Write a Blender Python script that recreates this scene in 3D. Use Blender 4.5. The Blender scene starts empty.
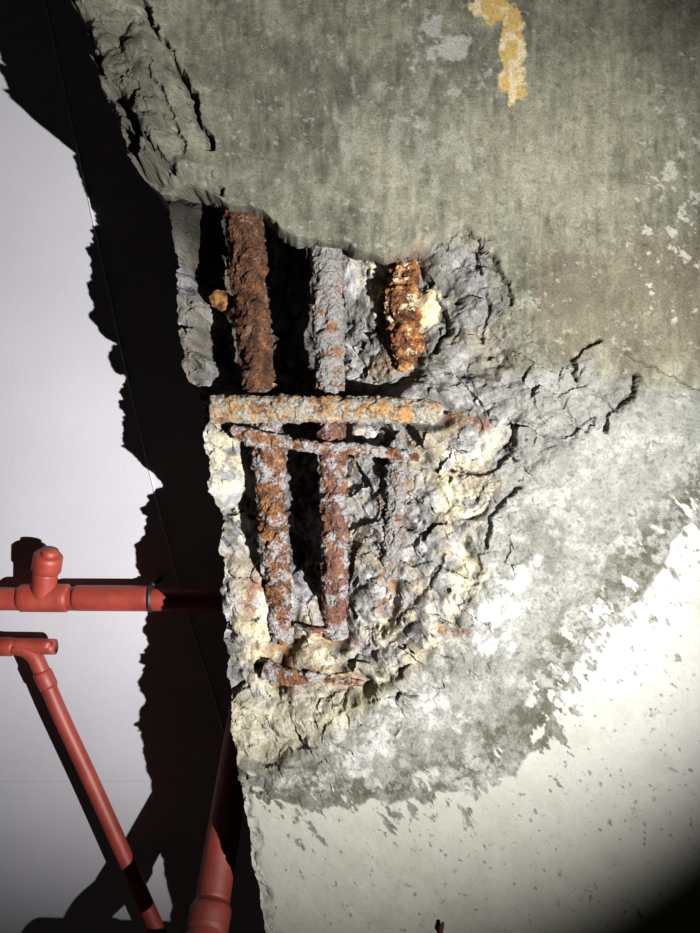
import bpy, bmesh, math, random
import numpy as np
from mathutils import Vector, noise as mn

scene = bpy.context.scene
scene.view_settings.view_transform = 'Standard'
Z0 = 2.2          # soffit height of the beam (m)
CEIL = 240.0      # ceiling above soffit (mm)
def W(x, y, d):   # beam layout in mm -> world metres (x right, y along beam, d up into the beam)
    return ((x-350)/1000.0, (y-466.5)/1000.0, Z0+d/1000.0)

# ---------------------------------------------------------------- noise
def lat(seed): return np.random.RandomState(seed).rand(256,256)
_L = {}
def vn(x, y, seed):
    if seed not in _L: _L[seed] = lat(seed)
    L=_L[seed]
    xi=np.floor(x).astype(int); yi=np.floor(y).astype(int)
    fx=x-xi; fy=y-yi
    fx=fx*fx*fx*(fx*(fx*6-15)+10); fy=fy*fy*fy*(fy*(fy*6-15)+10)
    a=L[xi&255,yi&255]; b=L[(xi+1)&255,yi&255]; c=L[xi&255,(yi+1)&255]; d=L[(xi+1)&255,(yi+1)&255]
    return (a*(1-fx)+b*fx)*(1-fy)+(c*(1-fx)+d*fx)*fy
def fbm(x,y,s,o=4,seed=1,g=0.5):
    t=0;a=1;n=0
    for k in range(o):
        ca,sa=math.cos(k*1.1),math.sin(k*1.1)
        X=(x*ca-y*sa)/s; Y=(x*sa+y*ca)/s
        t=t+a*vn(X+31.7*k,Y+17.3*k,seed+k); n+=a; a*=g; s=s/2.03
    return t/n*2-1
_L3={}
def vn3(x,y,z,seed):
    if seed not in _L3: _L3[seed]=np.random.RandomState(seed+5000).rand(64,64,64)
    L=_L3[seed]
    xi=np.floor(x).astype(int);yi=np.floor(y).astype(int);zi=np.floor(z).astype(int)
    fx=x-xi;fy=y-yi;fz=z-zi
    fx=fx*fx*(3-2*fx);fy=fy*fy*(3-2*fy);fz=fz*fz*(3-2*fz); r=0
    for i in(0,1):
        for j in(0,1):
            for k in(0,1):
                r=r+(fx if i else 1-fx)*(fy if j else 1-fy)*(fz if k else 1-fz)*L[(xi+i)&63,(yi+j)&63,(zi+k)&63]
    return r
def fbm3(x,y,z,s,o=4,seed=1,g=0.55):
    t=0;a=1;n=0
    for k in range(o):
        ca,sa=math.cos(k*1.1+.4),math.sin(k*1.1+.4)
        X=(x*ca-y*sa)/s; Y=(x*sa+y*ca)/s; Zz=(z+.3*x)/s
        t=t+a*vn3(X+31.7*k,Y+17.3*k,Zz+7*k,seed+k); n+=a; a*=g; s=s/2.03
    return t/n*2-1
def chunk3(x,y,z,s,seed,tilt=1.9,k=1.1,rot=0.0):
    """max of random tilted facets in 3D: continuous chunky broken-stone relief"""
    x,y=x*math.cos(rot)-y*math.sin(rot),x*math.sin(rot)+y*math.cos(rot); z=z+.35*x+.2*y+s*.37
    J=np.random.RandomState(seed).rand(32,32,32,8)
    X=x/s;Y=y/s;Z=z/s; xi=np.floor(X).astype(int);yi=np.floor(Y).astype(int);zi=np.floor(Z).astype(int)
    h=np.full(x.shape,-9.0); v=np.zeros(x.shape)
    for i in(-1,0,1):
        for j in(-1,0,1):
            for l in(-1,0,1):
                c=J[(xi+i)&31,(yi+j)&31,(zi+l)&31]
                dx=X-(xi+i+.1+.8*c[...,0]); dy=Y-(yi+j+.1+.8*c[...,1]); dz=Z-(zi+l+.1+.8*c[...,6])
                th=c[...,5]*6.28; ct=np.cos(th); st_=np.sin(th)
                bx=np.maximum(np.abs(dx*ct+dy*st_),np.abs(dy*ct-dx*st_)); sp_=np.sqrt(dx*dx+dy*dy+dz*dz+.01)
                hh=c[...,2]*1.0+(c[...,3]-.5)*tilt*dx+(c[...,4]-.5)*tilt*dy+(c[...,7]-.5)*tilt*dz-k*(.45*np.maximum(bx,np.abs(dz))+.65*sp_)
                m=hh>h; h=np.where(m,hh,h); v=np.where(m,c[...,5],v)
    return (h-.3)*1.6, v*2-1
def sstep(a,b,x):
    t=np.clip((x-a)/(b-a),0,1); return t*t*(3-2*t)
def sdpoly(x,y,P):
    P=np.array(P,float); d=np.full(x.shape,1e9); ins=np.zeros(x.shape,bool)
    for i in range(len(P)):
        a=P[i];b=P[(i+1)%len(P)]; e=b-a
        t=np.clip(((x-a[0])*e[0]+(y-a[1])*e[1])/(e@e),0,1)
        d=np.minimum(d,(x-a[0]-t*e[0])**2+(y-a[1]-t*e[1])**2)
        if a[1]!=b[1]:
            c=((a[1]>y)!=(b[1]>y))&(x<(b[0]-a[0])*(y-a[1])/(b[1]-a[1])+a[0]); ins^=c
    d=np.sqrt(d); return np.where(ins,d,-d)
def dline(x,y,P):
    P=np.array(P,float); d=np.full(x.shape,1e9)
    for i in range(len(P)-1):
        a=P[i];b=P[i+1]; e=b-a
        t=np.clip(((x-a[0])*e[0]+(y-a[1])*e[1])/(e@e),0,1)
        d=np.minimum(d,(x-a[0]-t*e[0])**2+(y-a[1]-t*e[1])**2)
    return np.sqrt(d)
def srgb(r,g,b):
    f=lambda c:((c/255+.055)/1.055)**2.4 if c>10 else c/255/12.92
    return np.array([f(r),f(g),f(b)])

# ---------------------------------------------------------------- beam layout
edge_y=[-1100,-100,0,30,60,90,120,145,160,174,182,188,200,240,300,370,400,430,480,560,620,700,760,800,870,933,1000,2100]
edge_x=[-180,40,76,90,102,111,119,128,134,142,150,158,164,167,172,182,190,197,203,213,217,227,236,244,255,266,276,420]
POCKET=[(110,192),(168,190),(190,184),(214,194),(262,210),(300,241),(345,244),(385,260),(430,232),(465,222),(492,236),(512,280),(522,330),(534,372),(528,420),(508,470),(517,492),(490,530),(500,580),(470,640),(410,690),(355,735),(305,775),(262,783),(238,775),(110,770)]
SCAR=[(522,374),(560,362),(598,342),(602,378),(640,378),(622,412),(590,445),(555,468),(515,488),(500,440)]
PAINT=[(2200,380),(720,488),(690,515),(655,562),(625,600),(590,640),(562,690),(545,735),(520,765),(470,785),(400,802),(330,806),(240,790),(120,800),(120,2300),(2200,2300)]
CTRL=[(185,220,140),(185,260,145),(205,220,150),(212,260,150),(195,340,140),(212,340,140),(228,370,130),(240,300,140),(285,300,132),(300,360,132),(300,420,114),(350,300,86),(280,520,120),(240,520,120),(240,450,108),(262,560,118),(305,470,128),(312,560,126),(330,590,98),(360,360,82),(378,310,66),(375,450,74),
(355,520,78),(372,560,58),(380,600,46),(408,300,50),(408,345,50),(440,300,24),(450,260,18),(480,330,18),(500,300,14),(450,370,28),(430,420,22),(470,415,15),(500,400,12),(490,450,16),(405,500,46),(440,500,28),(398,560,46),(400,600,38),(440,580,24),(470,540,16),
(470,600,12),(430,650,10),(300,650,48),(272,642,52),(336,645,52),(300,690,38),(265,680,42),(260,735,20),(300,740,16),(350,715,12),(240,690,30),(190,400,42),(200,440,34),(208,480,34),(222,560,38),(228,620,38),(234,590,50)]
CRACKS=[([(138,-40),(142,5),(160,40),(178,70),(195,105),(210,140),(222,190)],2.6,24),
([(40,-90),(76,0),(95,40),(110,85),(132,118),(150,150),(178,178)],2.8,22),
([(110,95),(125,135),(150,160)],2.0,14),([(150,60),(158,90),(178,120),(190,160)],1.3,8),
([(598,340),(590,350),(572,358),(574,374),(580,382)],1.8,11),([(640,376),(628,400),(612,412),(606,430)],2.2,12),
([(455,468),(480,476),(500,468),(516,440)],2.0,11),([(486,545),(490,520),(508,498),(524,486)],2.0,12),
([(425,262),(445,300),(452,330),(440,345)],2.2,14),([(470,232),(500,262),(512,300)],1.4,7),([(480,262),(492,300),(485,340)],1.6,8),([(398,650),(405,620),(430,600),(445,560)],1.4,7),
([(620,350),(660,372),(705,392),(800,430)],.8,1.5),([(340,716),(350,700),(380,690)],1.4,7)]
# reinforcement: (points, radii, extra gap to the concrete behind)
BARS=[([(232,165,40),(239,205,38),(249,330,38),(256,405,42)],[19,20,18,15.5],14),
([(256,380,46),(262,440,46),(270,560,50),(277,655,58)],[14,15.5,15,13],4),
([(324,215,40),(326,260,40),(330,405,42)],[15,17,15],8),
([(329,380,46),(331,440,47),(334,560,50),(334,650,60)],[13.5,15,14.5,13],4),
([(410,240,40),(406,270,36),(404,300,34),(409,340,38),(405,362,50)],[11,15,17,17,9],-2),
([(404,430,42),(400,480,44),(394,560,43),(390,625,46)],[7,9.5,9,6],-6),
([(209,408,16),(300,407,17),(400,409,18),(432,411,20),(440,412,22)],[14,13.5,13,12,10],0),
([(228,428,26),(244,435,25),(262,439,25),(290,443,25),(320,447,26),(380,451,28),(422,457,38)],[6,9,8.5,6.5,6.5,6.5,4],0),
([(262,678,32),(285,684,26),(330,688,30),(364,693,34)],[10,8,4,3],0),
([(216,291,60),(211,289,42)],[10,10],4)]

step=1.3
t=[0.0]
while t[-1]<690: t.append(t[-1]+step)
q=step
while t[-1]<1650: q*=1.12; t.append(t[-1]+q)
t=np.array(t)
ys=list(np.arange(-30,965,step)); q=step
while ys[-1]<1950: q*=1.15; ys.append(ys[-1]+q)
q=step; up=[]; yy=-30
while yy>-1000: q*=1.15; yy-=q; up.append(yy)
ys=np.array(up[::-1]+ys)
ej=np.interp(ys,edge_y,edge_x)
jag=fbm(ys,ys*0,26,5,200,.62); jag2=fbm(ys,ys*0+5,90,2,210)
amp_=np.interp(ys,[-200,0,180,200,760,800,1000],[10,12,10,7,6,3,3])
ej=ej+amp_*jag*1.2+2*jag2
x=ej[:,None]+t[None,:]+0*ej[:,None]; y=np.repeat(ys[:,None],len(t),1)
ex=np.interp(y,edge_y,edge_x)

# ---- relief
wx=x+9*fbm(x,y,34,4,11); wy=y+9*fbm(x,y,34,4,21)
sp=sdpoly(wx,wy,POCKET)
num=0;den=1e-9
for cx,cy,cd_ in CTRL:
    w=np.exp(-((x-cx)**2+(y-cy)**2)/(2*21.0**2))+1e-7/(1+((x-cx)**2+(y-cy)**2)/1e4); num=num+w*cd_; den=den+w
B=num/den
lipm=(1-sstep(0,14,(x-ex)-7-16*(fbm(x*0,y,34,4,55,.6))-4*sstep(240,300,y)))*sstep(400,360,y)
lipz=26+22*fbm(x*0,y,40,3,57)
B=B*(1-lipm)+lipz*lipm
ew=9+22*sstep(400,480,x)*sstep(200,300,y)+16*sstep(600,700,y)
ew=ew*(.7+.8*vn(x/22,y/22,66))
inn=sstep(0,1,sp/ew)
base=inn*B
gx=np.gradient(base,t,axis=1)
gs=np.gradient(base,ys,axis=0); dxs=np.gradient(ej,ys)[:,None]
gy_=gs-gx*dxs
gx=np.clip(gx,-3,3); gy_=np.clip(gy_,-3,3); ln=np.sqrt(1+gx*gx+gy_*gy_)
h1,i1=chunk3(x+6*fbm(x,y,18,3,5),y+6*fbm(x,y,18,3,6),base,34,3,rot=.6)
h2,i2=chunk3(x+4*fbm(x,y,10,2,7),y+4*fbm(x,y,10,2,8),base,16,4,rot=1.1)
h3,i3=chunk3(x,y,base,7,9,rot=.35)
k2=fbm3(x,y,base,25,5,401); k3=fbm3(x,y,base,11,4,411,.62)
fb=fbm3(x,y,base,9,4,421,.7)
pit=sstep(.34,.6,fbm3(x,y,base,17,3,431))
rub=-(10*h1+7*h2+2.6*h3)-2.8*fb+6*fbm(x,y,60,4,60,.6)+11*pit
am=np.clip(B/30,.85,1.1)*inn
D=base-.12*B*inn*(1-inn)+rub*am/ln
lat_=np.clip(-(6*h1+4*h2)+4*fbm3(x,y,base,20,3,441),-6,6)*am*.7
ox=-gx/ln*lat_; oy=-gy_/ln*lat_
for P,rads,clr in BARS:   # concrete stays behind the axis of each rod (clr = extra gap)
    P_=np.array(P,float)
    for a,b_ in zip(P_[:-1],P_[1:]):
        e=(b_-a)[:2]; tt=np.clip(((x-a[0])*e[0]+(y-a[1])*e[1])/(e@e+1e-6),0,1)
        dd=np.sqrt((x-a[0]-tt*e[0])**2+(y-a[1]-tt*e[1])**2); zz=a[2]*(1-tt)+b_[2]*tt
        wgt=np.exp(-(dd/(max(rads)*1.15))**4)*sstep(.55,.95,inn)
        D=D+wgt*np.clip(zz+clr-D,0,60)
# undercut: the sound concrete overhangs the top of the hole
oy=oy-.36*D*inn*np.exp(-(np.clip(sp,0,None)/48)**2)*sstep(330,270,y)*sstep(430,380,x)
topm=1-sstep(172,200,y)
brk=(1-sstep(8,66,(x-ex)+16*fbm(x,y,30,3,70)))*topm
D=D+brk*(12-11*h1-6*h2-2.4*h3+6*fbm(x,y,20,4,71))
D=D-(40-14*np.clip(-y/100,0,2))*(1-sstep(0,115,x-ex))*(1-sstep(176,190,y+.05*(x-ex)+7*fbm(x,y,14,3,56)))    # sagging delaminated slab
lowedge=(1-sstep(0,14,(x-ex)+5*fbm(x,y,14,3,72)))*sstep(700,780,y)
D=D+lowedge*(5-3*h2-2*h3)
cx=x+6*fbm(x,y,14,4,80,.62); cy=y+6*fbm(x,y,14,4,81,.62)
crk=0
for P,w_,dp in CRACKS:
    d=dline(cx,cy,P); ww=w_*(.3+1.5*vn(x/13,y/13,90))
    g=np.exp(-(d/ww)**2)*sstep(.2,.45,vn(x/20,y/20,91)+.08); D=D+dp*g; crk=np.maximum(crk,g)
ss=sdpoly(x+9*fbm(x,y,20,4,15),y+9*fbm(x,y,20,4,16),SCAR)
sc=sstep(0,9,ss)*(1-inn)
D=D+sc*(5-6*h1-3.6*h2-1.4*h3-2.2*fb+3.0*fbm(x,y,30,4,17))
pw=sdpoly(x+16*fbm(x,y,45,5,25,.62),y+16*fbm(x,y,45,5,26,.62),PAINT)
paint=sstep(-.5,1.5,pw-3)
near=np.exp(-(np.clip(pw,0,None)/30)**2)
rot=(x*.62+y*.78); rox=(x*.78-y*.62)
flk=fbm(rox,rot*.45,10,4,27,.6)
flakes=sstep(.10,.2,flk-.5*(1-near))*paint
spk=sstep(.64,.68,fbm(x,y,5,2,28)-.04)*paint
paint=paint*(1-flakes)*(1-spk)
nearo=np.exp(-(np.clip(-pw,0,None)/32)**2)
chips=sstep(.24,.32,flk)*nearo*(pw<0)*(1-inn)
paint=np.maximum(paint,sstep(.35,.6,chips))
plain=(1-inn)
lower=sstep(430,560,y+.25*(x-500))
D=D+plain*(2.2*fbm(x,y,130,3,30)+.5*fbm(x,y,10,4,31)+(1-paint)*lower*(1.8*fbm(x,y,22,5,32,.6)-.5*h3))
halo=np.exp(-(np.clip(-sp,0,None)/26)**2)*plain
D=D+halo*(1-paint)*(2.0-3.2*h2-1.4*h3-1.4*fb+2.5*fbm(x,y,18,4,33))*sstep(240,400,y+.4*(x-350))
D=D-.8*paint

# ---- colour (albedo)
def mix(c,m,col): return c*(1-m[...,None])+np.array(col)*m[...,None]
def blob(x,y,cx,cy,rx,ry,a=0):
    ca,sa=math.cos(a),math.sin(a); u=(x-cx)*ca+(y-cy)*sa; v=-(x-cx)*sa+(y-cy)*ca
    return (u/rx)**2+(v/ry)**2
n1=fbm(x,y,90,5,100,.6); n2=fbm(x,y,25,5,101,.6); n3=fbm(x,y,7,3,102); st=fbm(x*7,y,34,4,103,.6)
c=np.ones(x.shape+(3,))*srgb(108,107,93)
c=mix(c,np.clip(.6*sstep(-.3,.4,n1),0,1),srgb(136,134,115))
c=mix(c,.6*sstep(-.05,.4,fbm(x,y,70,5,104,.65)),srgb(84,82,72))
c=mix(c,.45*sstep(1.2,.2,blob(x,y,590,140,150,120)+.9*n2),srgb(162,159,136))
c=c*(1+.4*st+.42*n2+.24*n3)[...,None]
c=mix(c,.5*sstep(1,.3,blob(x,y,640,300,130,80)+.6*n2),srgb(112,100,82))
c=mix(c,.75*sstep(.12,.4,fbm(x,y,24,5,105,.65)+.25-.5*blob(x,y,450,45,55,60)),srgb(172,171,162))
c=mix(c,.55*sstep(.1,.45,fbm(x*2.2,y,30,5,114,.65)+.12-.25*blob(x,y,420,120,120,110)),srgb(150,148,136))
c=mix(c,.8*sstep(.3,.42,fbm(x,y,11,4,106,.65)-.14*blob(x,y,680,190,50,110)+.08),srgb(190,187,172))
c=mix(c,.5*sstep(.45,.53,fbm(x,y,6,3,115,.6)),srgb(160,158,147))
c=mix(c,.35*sstep(.44,.54,fbm(x,y,7,3,116,.6)),srgb(66,64,56))
ysm=sstep(1.0,.7,np.minimum(blob(x,y,494,0,26,24),np.minimum(blob(x,y,512,40,12,44),blob(x,y,515,84,19,20)))+1.2*fbm(x,y,16,5,107,.68))
c=mix(c,.88*ysm,srgb(200,168,100)); c=mix(c,.75*ysm*sstep(-.1,.2,fbm(x,y,9,3,109)),srgb(216,204,172))
lo=sstep(-6,6,(y-(372+.12*(x-520)))+10*n2)*sstep(440,500,x); lo=np.maximum(lo,sstep(560,600,y+5*n2))
g=np.ones(x.shape+(3,))*srgb(136,136,129)
g=mix(g,sstep(-.1,.4,n1),srgb(118,118,110)); g=mix(g,.65*sstep(.05,.35,fbm(x,y,20,5,108,.65)),srgb(156,156,149))
g=g*(1+.3*n2+.25*n3)[...,None]
g=mix(g,.6*sstep(.35,.5,fbm(x,y,6,3,117,.6)),srgb(88,86,76))
c=c*(1-lo[...,None])+g*lo[...,None]
c=mix(c,.75*sstep(.08,.33,fbm(x,y,24,5,110,.68)+.34-.45*blob(x,y,400,730,110,36,-.5)),srgb(180,179,174))
c=mix(c,.7*sstep(.08,.38,fbm(x,y,18,5,111,.65)+.34-.45*blob(x,y,500,600,34,66,.3)),srgb(190,189,186))
sp_=sstep(-.05,.25,fbm(x,y,9,5,112,.7)+.06)
mold=np.exp(-((pw+14)/30)**2)*sp_
mold=np.maximum(mold,sstep(.95,.5,blob(x,y,515,735,44,30,-.4)+.9*n2)*(.5+.5*sp_))
mold=np.maximum(mold,sstep(.95,.5,blob(x,y,625,578,34,24,-.6)+.9*n2)*(.4+.5*sp_))
mold=np.maximum(mold,sstep(.95,.5,blob(x,y,330,800,90,10,0)+.7*n2)*.6)
c=mix(c,.85*mold,srgb(72,69,54))
s=np.ones(x.shape+(3,))*srgb(122,121,115)*(1+.25*n2+.3*n3)[...,None]
s=mix(s,.4*sstep(0,.6,i2),srgb(152,151,145))
c=c*(1-.85*sc[...,None])+s*.85*sc[...,None]
p=np.ones(x.shape+(3,))*srgb(176,175,167)*(1+.07*n2+.05*n3)[...,None]
p=mix(p,.6*sstep(-.1,.5,fbm(x,y,60,5,113,.6)),srgb(156,154,141))
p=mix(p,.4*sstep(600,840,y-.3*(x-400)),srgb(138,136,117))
p=mix(p,.5*sstep(.3,.42,fbm(x,y,9,4,118,.65)-.2),srgb(118,115,104))
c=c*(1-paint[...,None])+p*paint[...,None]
r=np.ones(x.shape+(3,))*srgb(140,139,136)
r=mix(r,.6*sstep(-.2,.8,i2),srgb(172,170,170)); r=mix(r,.75*sstep(.05,.35,k2+.15*i1),srgb(100,98,92))
r=mix(r,.75*sstep(.14,.4,k3),srgb(200,197,194)); r=mix(r,.65*sstep(.12,.35,-k3),srgb(88,85,78))
r=mix(r,.5*sstep(1.1,.3,blob(x,y,280,540,75,130))*sstep(-.25,.15,k3),srgb(220,217,222))  # bright highlight painted into the lower left rubble
r=mix(r,.5*sstep(.05,.35,fbm(x,y,30,4,140)),srgb(164,150,118))
rim=np.exp(-((sp-16)/16)**2)*sstep(380,460,y+.0*x)
r=mix(r,.75*rim*sstep(-.1,.2,fbm(x,y,14,4,141,.65)),srgb(206,196,164))
eff=np.maximum.reduce([np.exp(-(dline(x,y,P_)/16)**2) for P_ in ([(372,262),(385,285)],[(455,470),(470,540),(468,600)],[(250,600),(262,690)],[(385,640),(450,610)],[(300,640),(345,690)],[(215,440),(225,520)])])
r=mix(r,.8*eff*sstep(-.15,.15,fbm(x,y,9,4,142,.65)),srgb(216,205,172))
r=r*(1+.45*fb)[...,None]
r=r*(1-.45*sstep(-.2,-.9,h2))[...,None]*(1-.3*sstep(-.2,-.9,h1))[...,None]      # crevice shade painted into the rubble colour
r=r*(1-.6*sstep(85,115,base))[...,None]  # shade of the deep gaps put into the albedo
gr=sstep(400,440,x+12*n2)*sstep(440,380,y+12*n2); r=mix(r,.5*gr*sstep(.9,.2,eff),srgb(104,103,96))
lip=(1-sstep(14,30,x-ex))*sstep(390,360,y); r=mix(r,.6*lip,srgb(74,73,69)); r=r*(1-.75*lip*sstep(262,225,y+20*n2))[...,None]  # lip greyed; its upper part painted dark as void shade
topd=sstep(232,200,y)*sstep(320,260,x); r=mix(r,.85*topd,srgb(40,38,35))  # darkness of the top left void painted on
topd2=sstep(1.2,.3,sp/ew)*sstep(420,380,x)*sstep(290,250,y); r=mix(r,.7*topd2,srgb(62,60,54))  # shade below the overhanging rim painted into the wall colour
cream=sstep(670,715,y+.25*(x-300)+14*n2); r=mix(r,.6*cream,srgb(164,157,130))
r=mix(r,.5*cream*sstep(0,.3,k3),srgb(196,191,172))
r=mix(r,.95*sstep(1,.5,blob(x,y,431,303,16,30,.1)+.9*n2+.5*k3),srgb(224,209,170))
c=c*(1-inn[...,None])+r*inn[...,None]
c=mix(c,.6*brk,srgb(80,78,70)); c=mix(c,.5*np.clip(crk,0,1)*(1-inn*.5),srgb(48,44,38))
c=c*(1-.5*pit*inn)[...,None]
def rs(P,w): return np.exp(-(dline(x,y,P)/w)**2)
R=np.maximum.reduce([rs([(250,600),(275,650),(285,690)],16),.8*rs([(320,650),(350,655)],9),rs([(270,680),(355,690)],8),
   .75*rs([(408,262),(404,350)],20),.9*rs([(402,450),(396,520),(392,610)],13),.7*rs([(430,410),(484,424)],8),.7*rs([(440,632),(474,634)],5),
   .6*rs([(470,470),(495,480)],8),.8*rs([(225,430),(260,440)],12),.5*rs([(330,380),(335,470)],18),.5*rs([(330,600),(335,640)],16)])
R=R*sstep(-.2,.25,fbm(x,y,11,5,130,.7)+.05)
R=R*sstep(-2,5,sp)
c=mix(c,.8*R,srgb(152,104,60)); c=mix(c,.75*R*sstep(-.05,.25,n3+n2),srgb(92,56,36))
C=np.clip(c*.66,0.005,.9)
grain=np.clip(.25+.75*(1-paint),0,1)

# ---- mesh
X=x+ox; Y=y+oy
NS=14
k=np.arange(NS,0,-1)/NS
De=D[:,:1]; SD=De+(CEIL+4-De)*k[None,:]
SX=X[:,:1]+5*fbm(SD*1.0,np.repeat(ys[:,None],NS,1),25,4,220)*np.sin(k*math.pi)[None,:]+4*k[None,:]
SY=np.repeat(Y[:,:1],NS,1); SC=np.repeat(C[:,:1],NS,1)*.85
RX=X[:,-1:]; RDp=np.full(RX.shape,CEIL+4.0)
A=np.hstack([np.ones(SX.shape),grain,grain[:,-1:]])
X=np.hstack([SX,X,RX]); Y=np.hstack([SY,Y,Y[:,-1:]]); D=np.hstack([SD,D,RDp]); C=np.hstack([SC,C,C[:,-1:]])
nr,nc=X.shape
co=np.stack([(X-350)/1000,(Y-466.5)/1000,Z0+D/1000],-1).reshape(-1,3)
idx=np.arange(nr*nc).reshape(nr,nc)
F=np.stack([idx[:-1,:-1],idx[1:,:-1],idx[1:,1:],idx[:-1,1:]],-1).reshape(-1,4)
me=bpy.data.meshes.new('concrete_beam')
me.vertices.add(len(co)); me.vertices.foreach_set('co',co.ravel())
me.loops.add(F.size); me.loops.foreach_set('vertex_index',F.ravel().astype(np.int32))
me.polygons.add(len(F)); me.polygons.foreach_set('loop_start',np.arange(0,F.size,4,dtype=np.int32))
me.polygons.foreach_set('loop_total',np.full(len(F),4,dtype=np.int32))
me.update(calc_edges=True)
ca=me.color_attributes.new('Col','FLOAT_COLOR','POINT')
rgba=np.ones((len(co),4)); rgba[:,:3]=C.reshape(-1,3); ca.data.foreach_set('color',rgba.ravel())
gf=me.attributes.new('grain','FLOAT','POINT'); gf.data.foreach_set('value',A.ravel().astype(np.float32))
beam=bpy.data.objects.new('concrete_beam',me); scene.collection.objects.link(beam)
me.polygons.foreach_set('use_smooth',np.zeros(len(F),dtype=bool))

# ---------------------------------------------------------------- materials
def newmat(name,rough=.8):
    M=bpy.data.materials.new(name); M.use_nodes=True; nt=M.node_tree
    b=nt.nodes['Principled BSDF']; b.inputs['Roughness'].default_value=rough
    return M,nt,b
def N(nt,t,**kw):
    n=nt.nodes.new(t)
    for k_,v in kw.items(): n.inputs[k_].default_value=v
    return n
def ramp(nt,stops):
    r=nt.nodes.new('ShaderNodeValToRGB'); e=r.color_ramp.elements
    while len(e)<len(stops): e.new(.5)
    for i,(p,c) in enumerate(stops):
        e[i].position=p; e[i].color=(*c,1)
    return r
def bump(nt,b,src,dist,strength=1,prev=None):
    n=nt.nodes.new('ShaderNodeBump'); n.inputs['Distance'].default_value=dist; n.inputs['Strength'].default_value=strength
    nt.links.new(src,n.inputs['Height'])
    if prev: nt.links.new(prev.outputs[0],n.inputs['Normal'])
    nt.links.new(n.outputs[0],b.inputs['Normal']); return n

M,nt,b=newmat('weathered_concrete',.92); b.inputs['Specular IOR Level'].default_value=.12
tc=N(nt,'ShaderNodeTexCoord'); at=nt.nodes.new('ShaderNodeAttribute'); at.attribute_name='Col'
ag=nt.nodes.new('ShaderNodeAttribute'); ag.attribute_name='grain'
n1=N(nt,'ShaderNodeTexNoise',Scale=420,Detail=6,Roughness=.7); nt.links.new(tc.outputs['Object'],n1.inputs['Vector'])
r1=ramp(nt,[(.3,(.55,.55,.55)),(.5,(1,1,1)),(.72,(1.22,1.22,1.2))]); nt.links.new(n1.outputs[0],r1.inputs[0])
mx=nt.nodes.new('ShaderNodeMix'); mx.data_type='RGBA'; mx.blend_type='MULTIPLY'
nt.links.new(ag.outputs['Fac'],mx.inputs[0])
nt.links.new(at.outputs['Color'],mx.inputs[6]); nt.links.new(r1.outputs[0],mx.inputs[7]); nt.links.new(mx.outputs[2],b.inputs['Base Color'])
n2=N(nt,'ShaderNodeTexNoise',Scale=900,Detail=4,Roughness=.7); nt.links.new(tc.outputs['Object'],n2.inputs['Vector'])
ms=nt.nodes.new('ShaderNodeMath'); ms.operation='MULTIPLY'; nt.links.new(ag.outputs['Fac'],ms.inputs[0]); ms.inputs[1].default_value=.6
bb=bump(nt,b,n1.outputs[0],.0014,.6); b2=bump(nt,b,n2.outputs[0],.0005,.5,bb)
nt.links.new(ms.outputs[0],bb.inputs['Strength']); nt.links.new(ms.outputs[0],b2.inputs['Strength'])
beam.data.materials.append(M)

def rustmat(name,stops,mortar,mcol,dim=1.0):
    M,nt,b=newmat(name,.9); b.inputs['Specular IOR Level'].default_value=.12
    tc=N(nt,'ShaderNodeTexCoord')
    a=N(nt,'ShaderNodeTexNoise',Scale=75,Detail=10,Roughness=.74); nt.links.new(tc.outputs['Object'],a.inputs[0])
    r=ramp(nt,stops); nt.links.new(a.outputs[0],r.inputs[0])
    c=N(nt,'ShaderNodeTexNoise',Scale=48,Detail=9,Roughness=.74); 
    mp=N(nt,'ShaderNodeMapping'); mp.inputs['Location'].default_value=(3,7,1); nt.links.new(tc.outputs['Object'],mp.inputs[0]); nt.links.new(mp.outputs[0],c.inputs[0])
    mr=ramp(nt,[(mortar,(0,0,0)),(mortar+.05,(1,1,1))]); nt.links.new(c.outputs[0],mr.inputs[0])
    x=nt.nodes.new('ShaderNodeMix'); x.data_type='RGBA'; nt.links.new(mr.outputs[0],x.inputs[0]); nt.links.new(r.outputs[0],x.inputs[6]); x.inputs[7].default_value=(*mcol,1)
    f=N(nt,'ShaderNodeTexNoise',Scale=380,Detail=6,Roughness=.75); nt.links.new(tc.outputs['Object'],f.inputs[0])
    fr=ramp(nt,[(.36,(.32*dim,.3*dim,.29*dim)),(.48,(.9*dim,)*3),(.65,(1.2*dim,)*3)]); nt.links.new(f.outputs[0],fr.inputs[0])
    y=nt.nodes.new('ShaderNodeMix'); y.data_type='RGBA'; y.blend_type='MULTIPLY'; y.inputs[0].default_value=1
    nt.links.new(x.outputs[2],y.inputs[6]); nt.links.new(fr.outputs[0],y.inputs[7]); nt.links.new(y.outputs[2],b.inputs['Base Color'])
    bb=bump(nt,b,a.outputs[0],.005,.9); b3=bump(nt,b,c.outputs[0],.003,.7,bb); bump(nt,b,f.outputs[0],.0015,.9,b3)
    return M
dk=tuple(srgb(50,34,27)); br=tuple(srgb(92,62,45)); orr=tuple(srgb(146,92,50)); oc=tuple(srgb(166,130,80)); pu=tuple(srgb(104,74,64)); gy=tuple(srgb(152,149,148)); cr=tuple(srgb(196,182,148))
RD_=rustmat('rust_dark',[(.36,dk),(.50,br),(.60,tuple(srgb(118,80,56))),(.68,oc)],.57,tuple(srgb(124,108,94)),.74)
RO=rustmat('rust_orange',[(.34,dk),(.45,br),(.54,tuple(srgb(130,92,62))),(.61,orr),(.69,oc)],.485,gy,.86)
RP=rustmat('rust_purple',[(.36,dk),(.46,pu),(.57,tuple(srgb(128,92,74))),(.66,orr)],.50,gy,.84)
RG=rustmat('rust_mortar',[(.36,br),(.47,tuple(srgb(120,94,76))),(.60,orr),(.70,oc)],.42,tuple(srgb(132,130,126)),.9)
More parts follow.
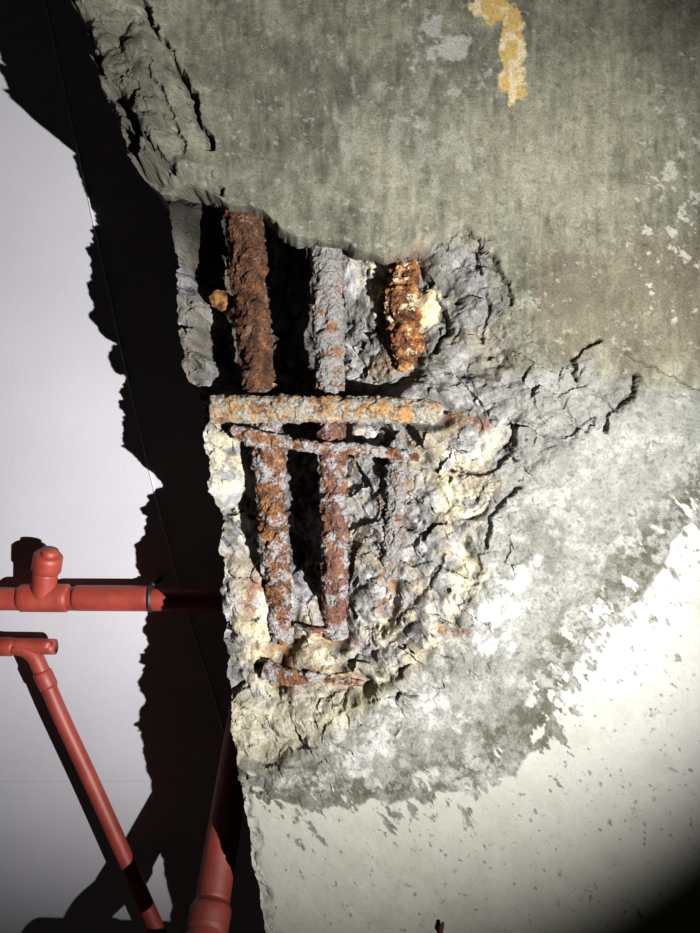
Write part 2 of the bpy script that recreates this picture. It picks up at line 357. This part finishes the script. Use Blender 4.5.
RH=rustmat('rust_tan',[(.36,br),(.45,tuple(srgb(128,98,72))),(.53,tuple(srgb(160,124,80))),(.66,oc)],.47,tuple(srgb(142,138,126)),.95)
RY=rustmat('rust_yellow',[(.36,dk),(.46,br),(.54,orr),(.60,tuple(srgb(170,130,74))),(.68,oc)],.54,cr,.88)

def tube(bm,pts,rads,seg=28,res=1.6,amp=0.0,seed=0,cap=True):
    P=[Vector(W(*p)) for p in pts]; out=[]
    for i in range(len(P)-1):
        n=max(1,int((P[i+1]-P[i]).length*1000/res))
        for j in range(n): 
            f=j/n; out.append((P[i].lerp(P[i+1],f),rads[i]*(1-f)+rads[i+1]*f))
    out.append((P[-1],rads[-1]))
    rings=[]; pu_=None
    for i,(p,r) in enumerate(out):
        a=out[max(0,i-1)][0]; c=out[min(len(out)-1,i+1)][0]; tn=(c-a).normalized()
        if pu_ is None: pu_=tn.orthogonal().normalized()
        u=(pu_-tn*pu_.dot(tn)).normalized(); pu_=u; v=tn.cross(u); ring=[]
        for s in range(seg):
            an=2*math.pi*s/seg; dr=u*math.cos(an)+v*math.sin(an); q0=p+dr*r/1000
            k_=0
            if amp:
                s_=Vector((seed*3.1,seed*1.7,0))
                k_=amp*(.8*mn.noise(q0*38+s_)+.7*mn.noise(q0*95+s_)+.6*mn.noise(q0*220+s_)+.45*mn.noise(q0*480+s_))
                fl=mn.noise(q0*75+s_*2)
                k_-=amp*.9*min(1,max(0,(fl-.12)*9))      # flaked-off scale
                k_+=amp*.6*min(1,max(0,(mn.noise(q0*120+s_*3)-.2)*8))
            ring.append(bm.verts.new(p+dr*(r+k_)/1000))
        rings.append(ring)
    for i in range(len(rings)-1):
        for s in range(seg):
            bm.faces.new((rings[i][s],rings[i][(s+1)%seg],rings[i+1][(s+1)%seg],rings[i+1][s]))
    if cap:
        bm.faces.new(rings[0][::-1]); bm.faces.new(rings[-1])
def finish(bm,name,mats,smooth=True,parent=None):
    bmesh.ops.recalc_face_normals(bm,faces=bm.faces[:])
    me=bpy.data.meshes.new(name); bm.to_mesh(me); bm.free()
    for f in me.polygons: f.use_smooth=smooth
    o=bpy.data.objects.new(name,me); scene.collection.objects.link(o)
    for m_ in mats: me.materials.append(m_)
    if parent: o.parent=parent
    return o
def bar(name,pts,rads,mat,amp=2.2,seed=0,seg=56,res=1.2):
    bm=bmesh.new(); tube(bm,pts,rads,seg=seg,res=res,amp=amp,seed=seed); return finish(bm,name,[mat],False)
MA=[RD_,RO,RG,RP,RY,RG,RH]; AM=[2.7,3.0,2.2,2.6,4.2,3.4,1.9]
for i in range(7): bar('rebar_rod',BARS[i][0],BARS[i][1],MA[i],AM[i],i+1)
bar('rebar_stirrup',BARS[7][0],BARS[7][1],RO,2.0,8,seg=34)
bar('rebar_stirrup',BARS[8][0],BARS[8][1],RO,2.2,9,seg=30)
bar('rebar_stirrup',[(450,413,15),(464,417,12),(484,426,16)],[2.4,2.6,2.0],RO,.9,10,seg=18)
bar('rebar_stirrup',[(226,295,110),(216,291,60),(211,289,42)],[9,10,10],RY,1.8,11,seg=36)
bar('tie_wire',[(438,630,14),(455,632,5),(478,636,8)],[2,2.4,1.5],RP,.6,12,seg=14)
bar('tie_wire',[(292,636,46),(310,637,32),(330,640,42)],[3,3.5,2.5],RO,1.0,13,seg=14)
bar('iron_hook',[(441,940,6),(440,926,-5),(442,918,-8)],[3,2.6,2],RD_,.6,14,seg=14)

# ---------------------------------------------------------------- pipes
M,nt,b=newmat('red_pipe_paint',.5)
tc=N(nt,'ShaderNodeTexCoord'); a=N(nt,'ShaderNodeTexNoise',Scale=22,Detail=8,Roughness=.65); nt.links.new(tc.outputs['Object'],a.inputs[0])
r=ramp(nt,[(.3,tuple(srgb(118,40,32))),(.55,tuple(srgb(142,55,43))),(.72,tuple(srgb(156,72,58)))]); nt.links.new(a.outputs[0],r.inputs[0]); nt.links.new(r.outputs[0],b.inputs['Base Color'])
bump(nt,b,a.outputs[0],.0012,.5)
RED=M
M,nt,b=newmat('dull_red_pipe_paint',.6)
tc=N(nt,'ShaderNodeTexCoord'); a=N(nt,'ShaderNodeTexNoise',Scale=26,Detail=8,Roughness=.65); nt.links.new(tc.outputs['Object'],a.inputs[0])
r=ramp(nt,[(.3,tuple(srgb(92,32,27))),(.55,tuple(srgb(114,44,35))),(.72,tuple(srgb(130,62,50)))]); nt.links.new(a.outputs[0],r.inputs[0]); nt.links.new(r.outputs[0],b.inputs['Base Color'])
bump(nt,b,a.outputs[0],.0012,.5)
RED2=M
S=950/1012.0
def mm(x,y,d): return (x+350,y+466.5,d)
def smooth(pts,n=8):
    out=[]
    for i in range(len(pts)-1):
        p0=Vector(pts[max(0,i-1)]);p1=Vector(pts[i]);p2=Vector(pts[i+1]);p3=Vector(pts[min(len(pts)-1,i+2)])
        for j in range(n):
            t_=j/n; out.append(tuple(.5*((2*p1)+(p2-p0)*t_+(2*p0-5*p1+4*p2-p3)*t_**2+(3*p1-p0-3*p2+p3)*t_**3)))
    out.append(tuple(pts[-1])); return out
def T(pts,r_,seg=36,res=6,k=1.0,dd=0):
    rr=[r_]*len(pts) if not isinstance(r_,list) else r_
    tube(bm,[mm(p[0]*k,p[1]*k,p[2]+dd) for p in pts],[v*k for v in rr],seg=seg,res=res)
def TP(pts,r_,seg=36,res=6): T(pts,r_,seg,res,S,-62)
bm=bmesh.new()
TP([(-1900,172,262),(-139,180,262)],15.5)
TP([(-372,177.5,262),(-368,177.5,262),(-272,178,262),(-268,178,262)],[16,17.3,17.3,16])
TP([(-446,177,262),(-442,177,262),(-382,177.5,262),(-378,177.5,262)],[16,19,19,16])
TP([(-414,178,260),(-406,138,252)],16); TP([(-407,142,254),(-406,138,253),(-401,119,248),(-400,116,247)],[16,19,19,16]); TP([(-401,122,248),(-397,110,245)],11)
finish(bm,'sprinkler_pipe',[RED])
bm=bmesh.new()
p2=smooth([(-1900,215,262),(-520,241,262),(-455,243,262),(-430,252,262),(-416,276,262),(-391,335,262),(-337,452,262),(-256,636,262),(-190,790,262)])
TP(p2,10.5,28,5)
TP([(-474,243,262),(-472,243,262),(-455,243.5,262),(-453,244,262)],[11,12.4,12.4,11]); TP([(-416,276,262),(-415,279,262),(-407,296,262),(-406,299,262)],[11,12.4,12.4,11])
finish(bm,'sprinkler_pipe',[RED])
bm=bmesh.new()
T([(-114,150,285),(-134,326,160),(-146,462,45)],18.5)
T([(-146,462,44),(-146.5,466,40),(-148,482,24),(-148.5,484,20)],[19,22,22,19])
T(smooth([(-146,462,45),(-149,482,20),(-150,494,-8),(-140,506,-28),(-110,512,-36),(-60,514,-37),(1400,560,-37)]),19,36,5)
finish(bm,'drain_pipe',[RED2])
M2,nt,b=newmat('galvanised_steel',.5); b.inputs['Metallic'].default_value=.8; b.inputs['Base Color'].default_value=(.06,.055,.05,1)
a=N(nt,'ShaderNodeTexNoise',Scale=60); bump(nt,b,a.outputs[0],.0005,.3)
bm=bmesh.new(); TP([(-270,178,262),(-265,178,262)],18.5); TP([(-267,160,262),(-267,158,302)],3,12)
finish(bm,'pipe_hanger',[M2])

M3,nt,b=newmat('cable_grey',.5)
a=N(nt,'ShaderNodeTexNoise',Scale=30); r=ramp(nt,[(.3,(.5,.49,.48)),(.7,(.6,.59,.58))]); nt.links.new(a.outputs[0],r.inputs[0]); nt.links.new(r.outputs[0],b.inputs['Base Color'])
bm=bmesh.new(); T(smooth([(-500,-960,299),(-427,-653,299),(-350,-303,299),(-294,-51,299),(-241,159,299),(-189,327,299),(-165,420,299)]),1.5,10,10,.943,-59.5)
finish(bm,'electrical_cable',[M3])

# ---------------------------------------------------------------- room shell
def box(name,x0,x1,y0,y1,z0,z1,mat):
    bm=bmesh.new(); bmesh.ops.create_cube(bm,size=1)
    for v in bm.verts: v.co=Vector(((x0+x1)/2+v.co.x*(x1-x0),(y0+y1)/2+v.co.y*(y1-y0),(z0+z1)/2+v.co.z*(z1-z0)))
    return finish(bm,name,[mat],False)
def plaster(name,c0,c1,rough=.55):
    M,nt,b=newmat(name,rough); tc=N(nt,'ShaderNodeTexCoord')
    a=N(nt,'ShaderNodeTexNoise',Scale=3,Detail=8,Roughness=.6); nt.links.new(tc.outputs['Object'],a.inputs[0])
    r=ramp(nt,[(.3,c0),(.7,c1)]); nt.links.new(a.outputs[0],r.inputs[0]); nt.links.new(r.outputs[0],b.inputs['Base Color'])
    f=N(nt,'ShaderNodeTexNoise',Scale=160,Detail=4); nt.links.new(tc.outputs['Object'],f.inputs[0]); bump(nt,b,f.outputs[0],.0006,.35); return M
CM=plaster('white_ceiling_paint',tuple(srgb(166,164,169)),tuple(srgb(178,176,181)),.5)
JM=plaster('joint_filler',tuple(srgb(158,156,158)),tuple(srgb(164,162,164)),.8)
WM=plaster('wall_plaster',tuple(srgb(110,108,104)),tuple(srgb(130,128,122)),.9)
FM=plaster('floor_concrete',tuple(srgb(60,58,55)),tuple(srgb(80,78,74)),.9)
zc=Z0+CEIL/1000
box('ceiling',-2.0,1.8,-1.6,1.6,zc,zc+.15,CM)
box('floor',-2.0,1.8,-1.6,1.6,-.1,0,FM)
box('wall_back',-2.0,1.8,-1.7,-1.44,0,zc,WM)
box('wall_right',1.45,1.8,-1.44,1.6,0,zc,WM)
box('trim_1',-2.0,-.2,.415,.4165,zc-.0003,zc+.001,JM)

# ---------------------------------------------------------------- lights
ld=bpy.data.lights.new('flashlight','SPOT'); ld.energy=146; ld.spot_size=math.radians(78); ld.spot_blend=1.0; ld.shadow_soft_size=.004; ld.color=(1,.99,.985)
lo=bpy.data.objects.new('flashlight',ld); scene.collection.objects.link(lo)
lp=Vector((.42,.22,Z0-.75)); tg=Vector((.0,-.03,Z0)); lo.location=lp; lo.rotation_euler=(tg-lp).to_track_quat('-Z','Y').to_euler()
w=bpy.data.worlds.new('World'); scene.world=w; w.use_nodes=True
w.node_tree.nodes['Background'].inputs[0].default_value=(1,.9,.86,1); w.node_tree.nodes['Background'].inputs[1].default_value=.02

# ---------------------------------------------------------------- camera
cd=bpy.data.cameras.new('camera'); cam=bpy.data.objects.new('camera',cd); scene.collection.objects.link(cam); scene.camera=cam
cam.location=(0,0,Z0-.75); cam.rotation_euler=(math.pi,0,0)
cd.sensor_fit='VERTICAL'; cd.sensor_height=24; cd.lens=24*.75/.933; cd.clip_start=.01
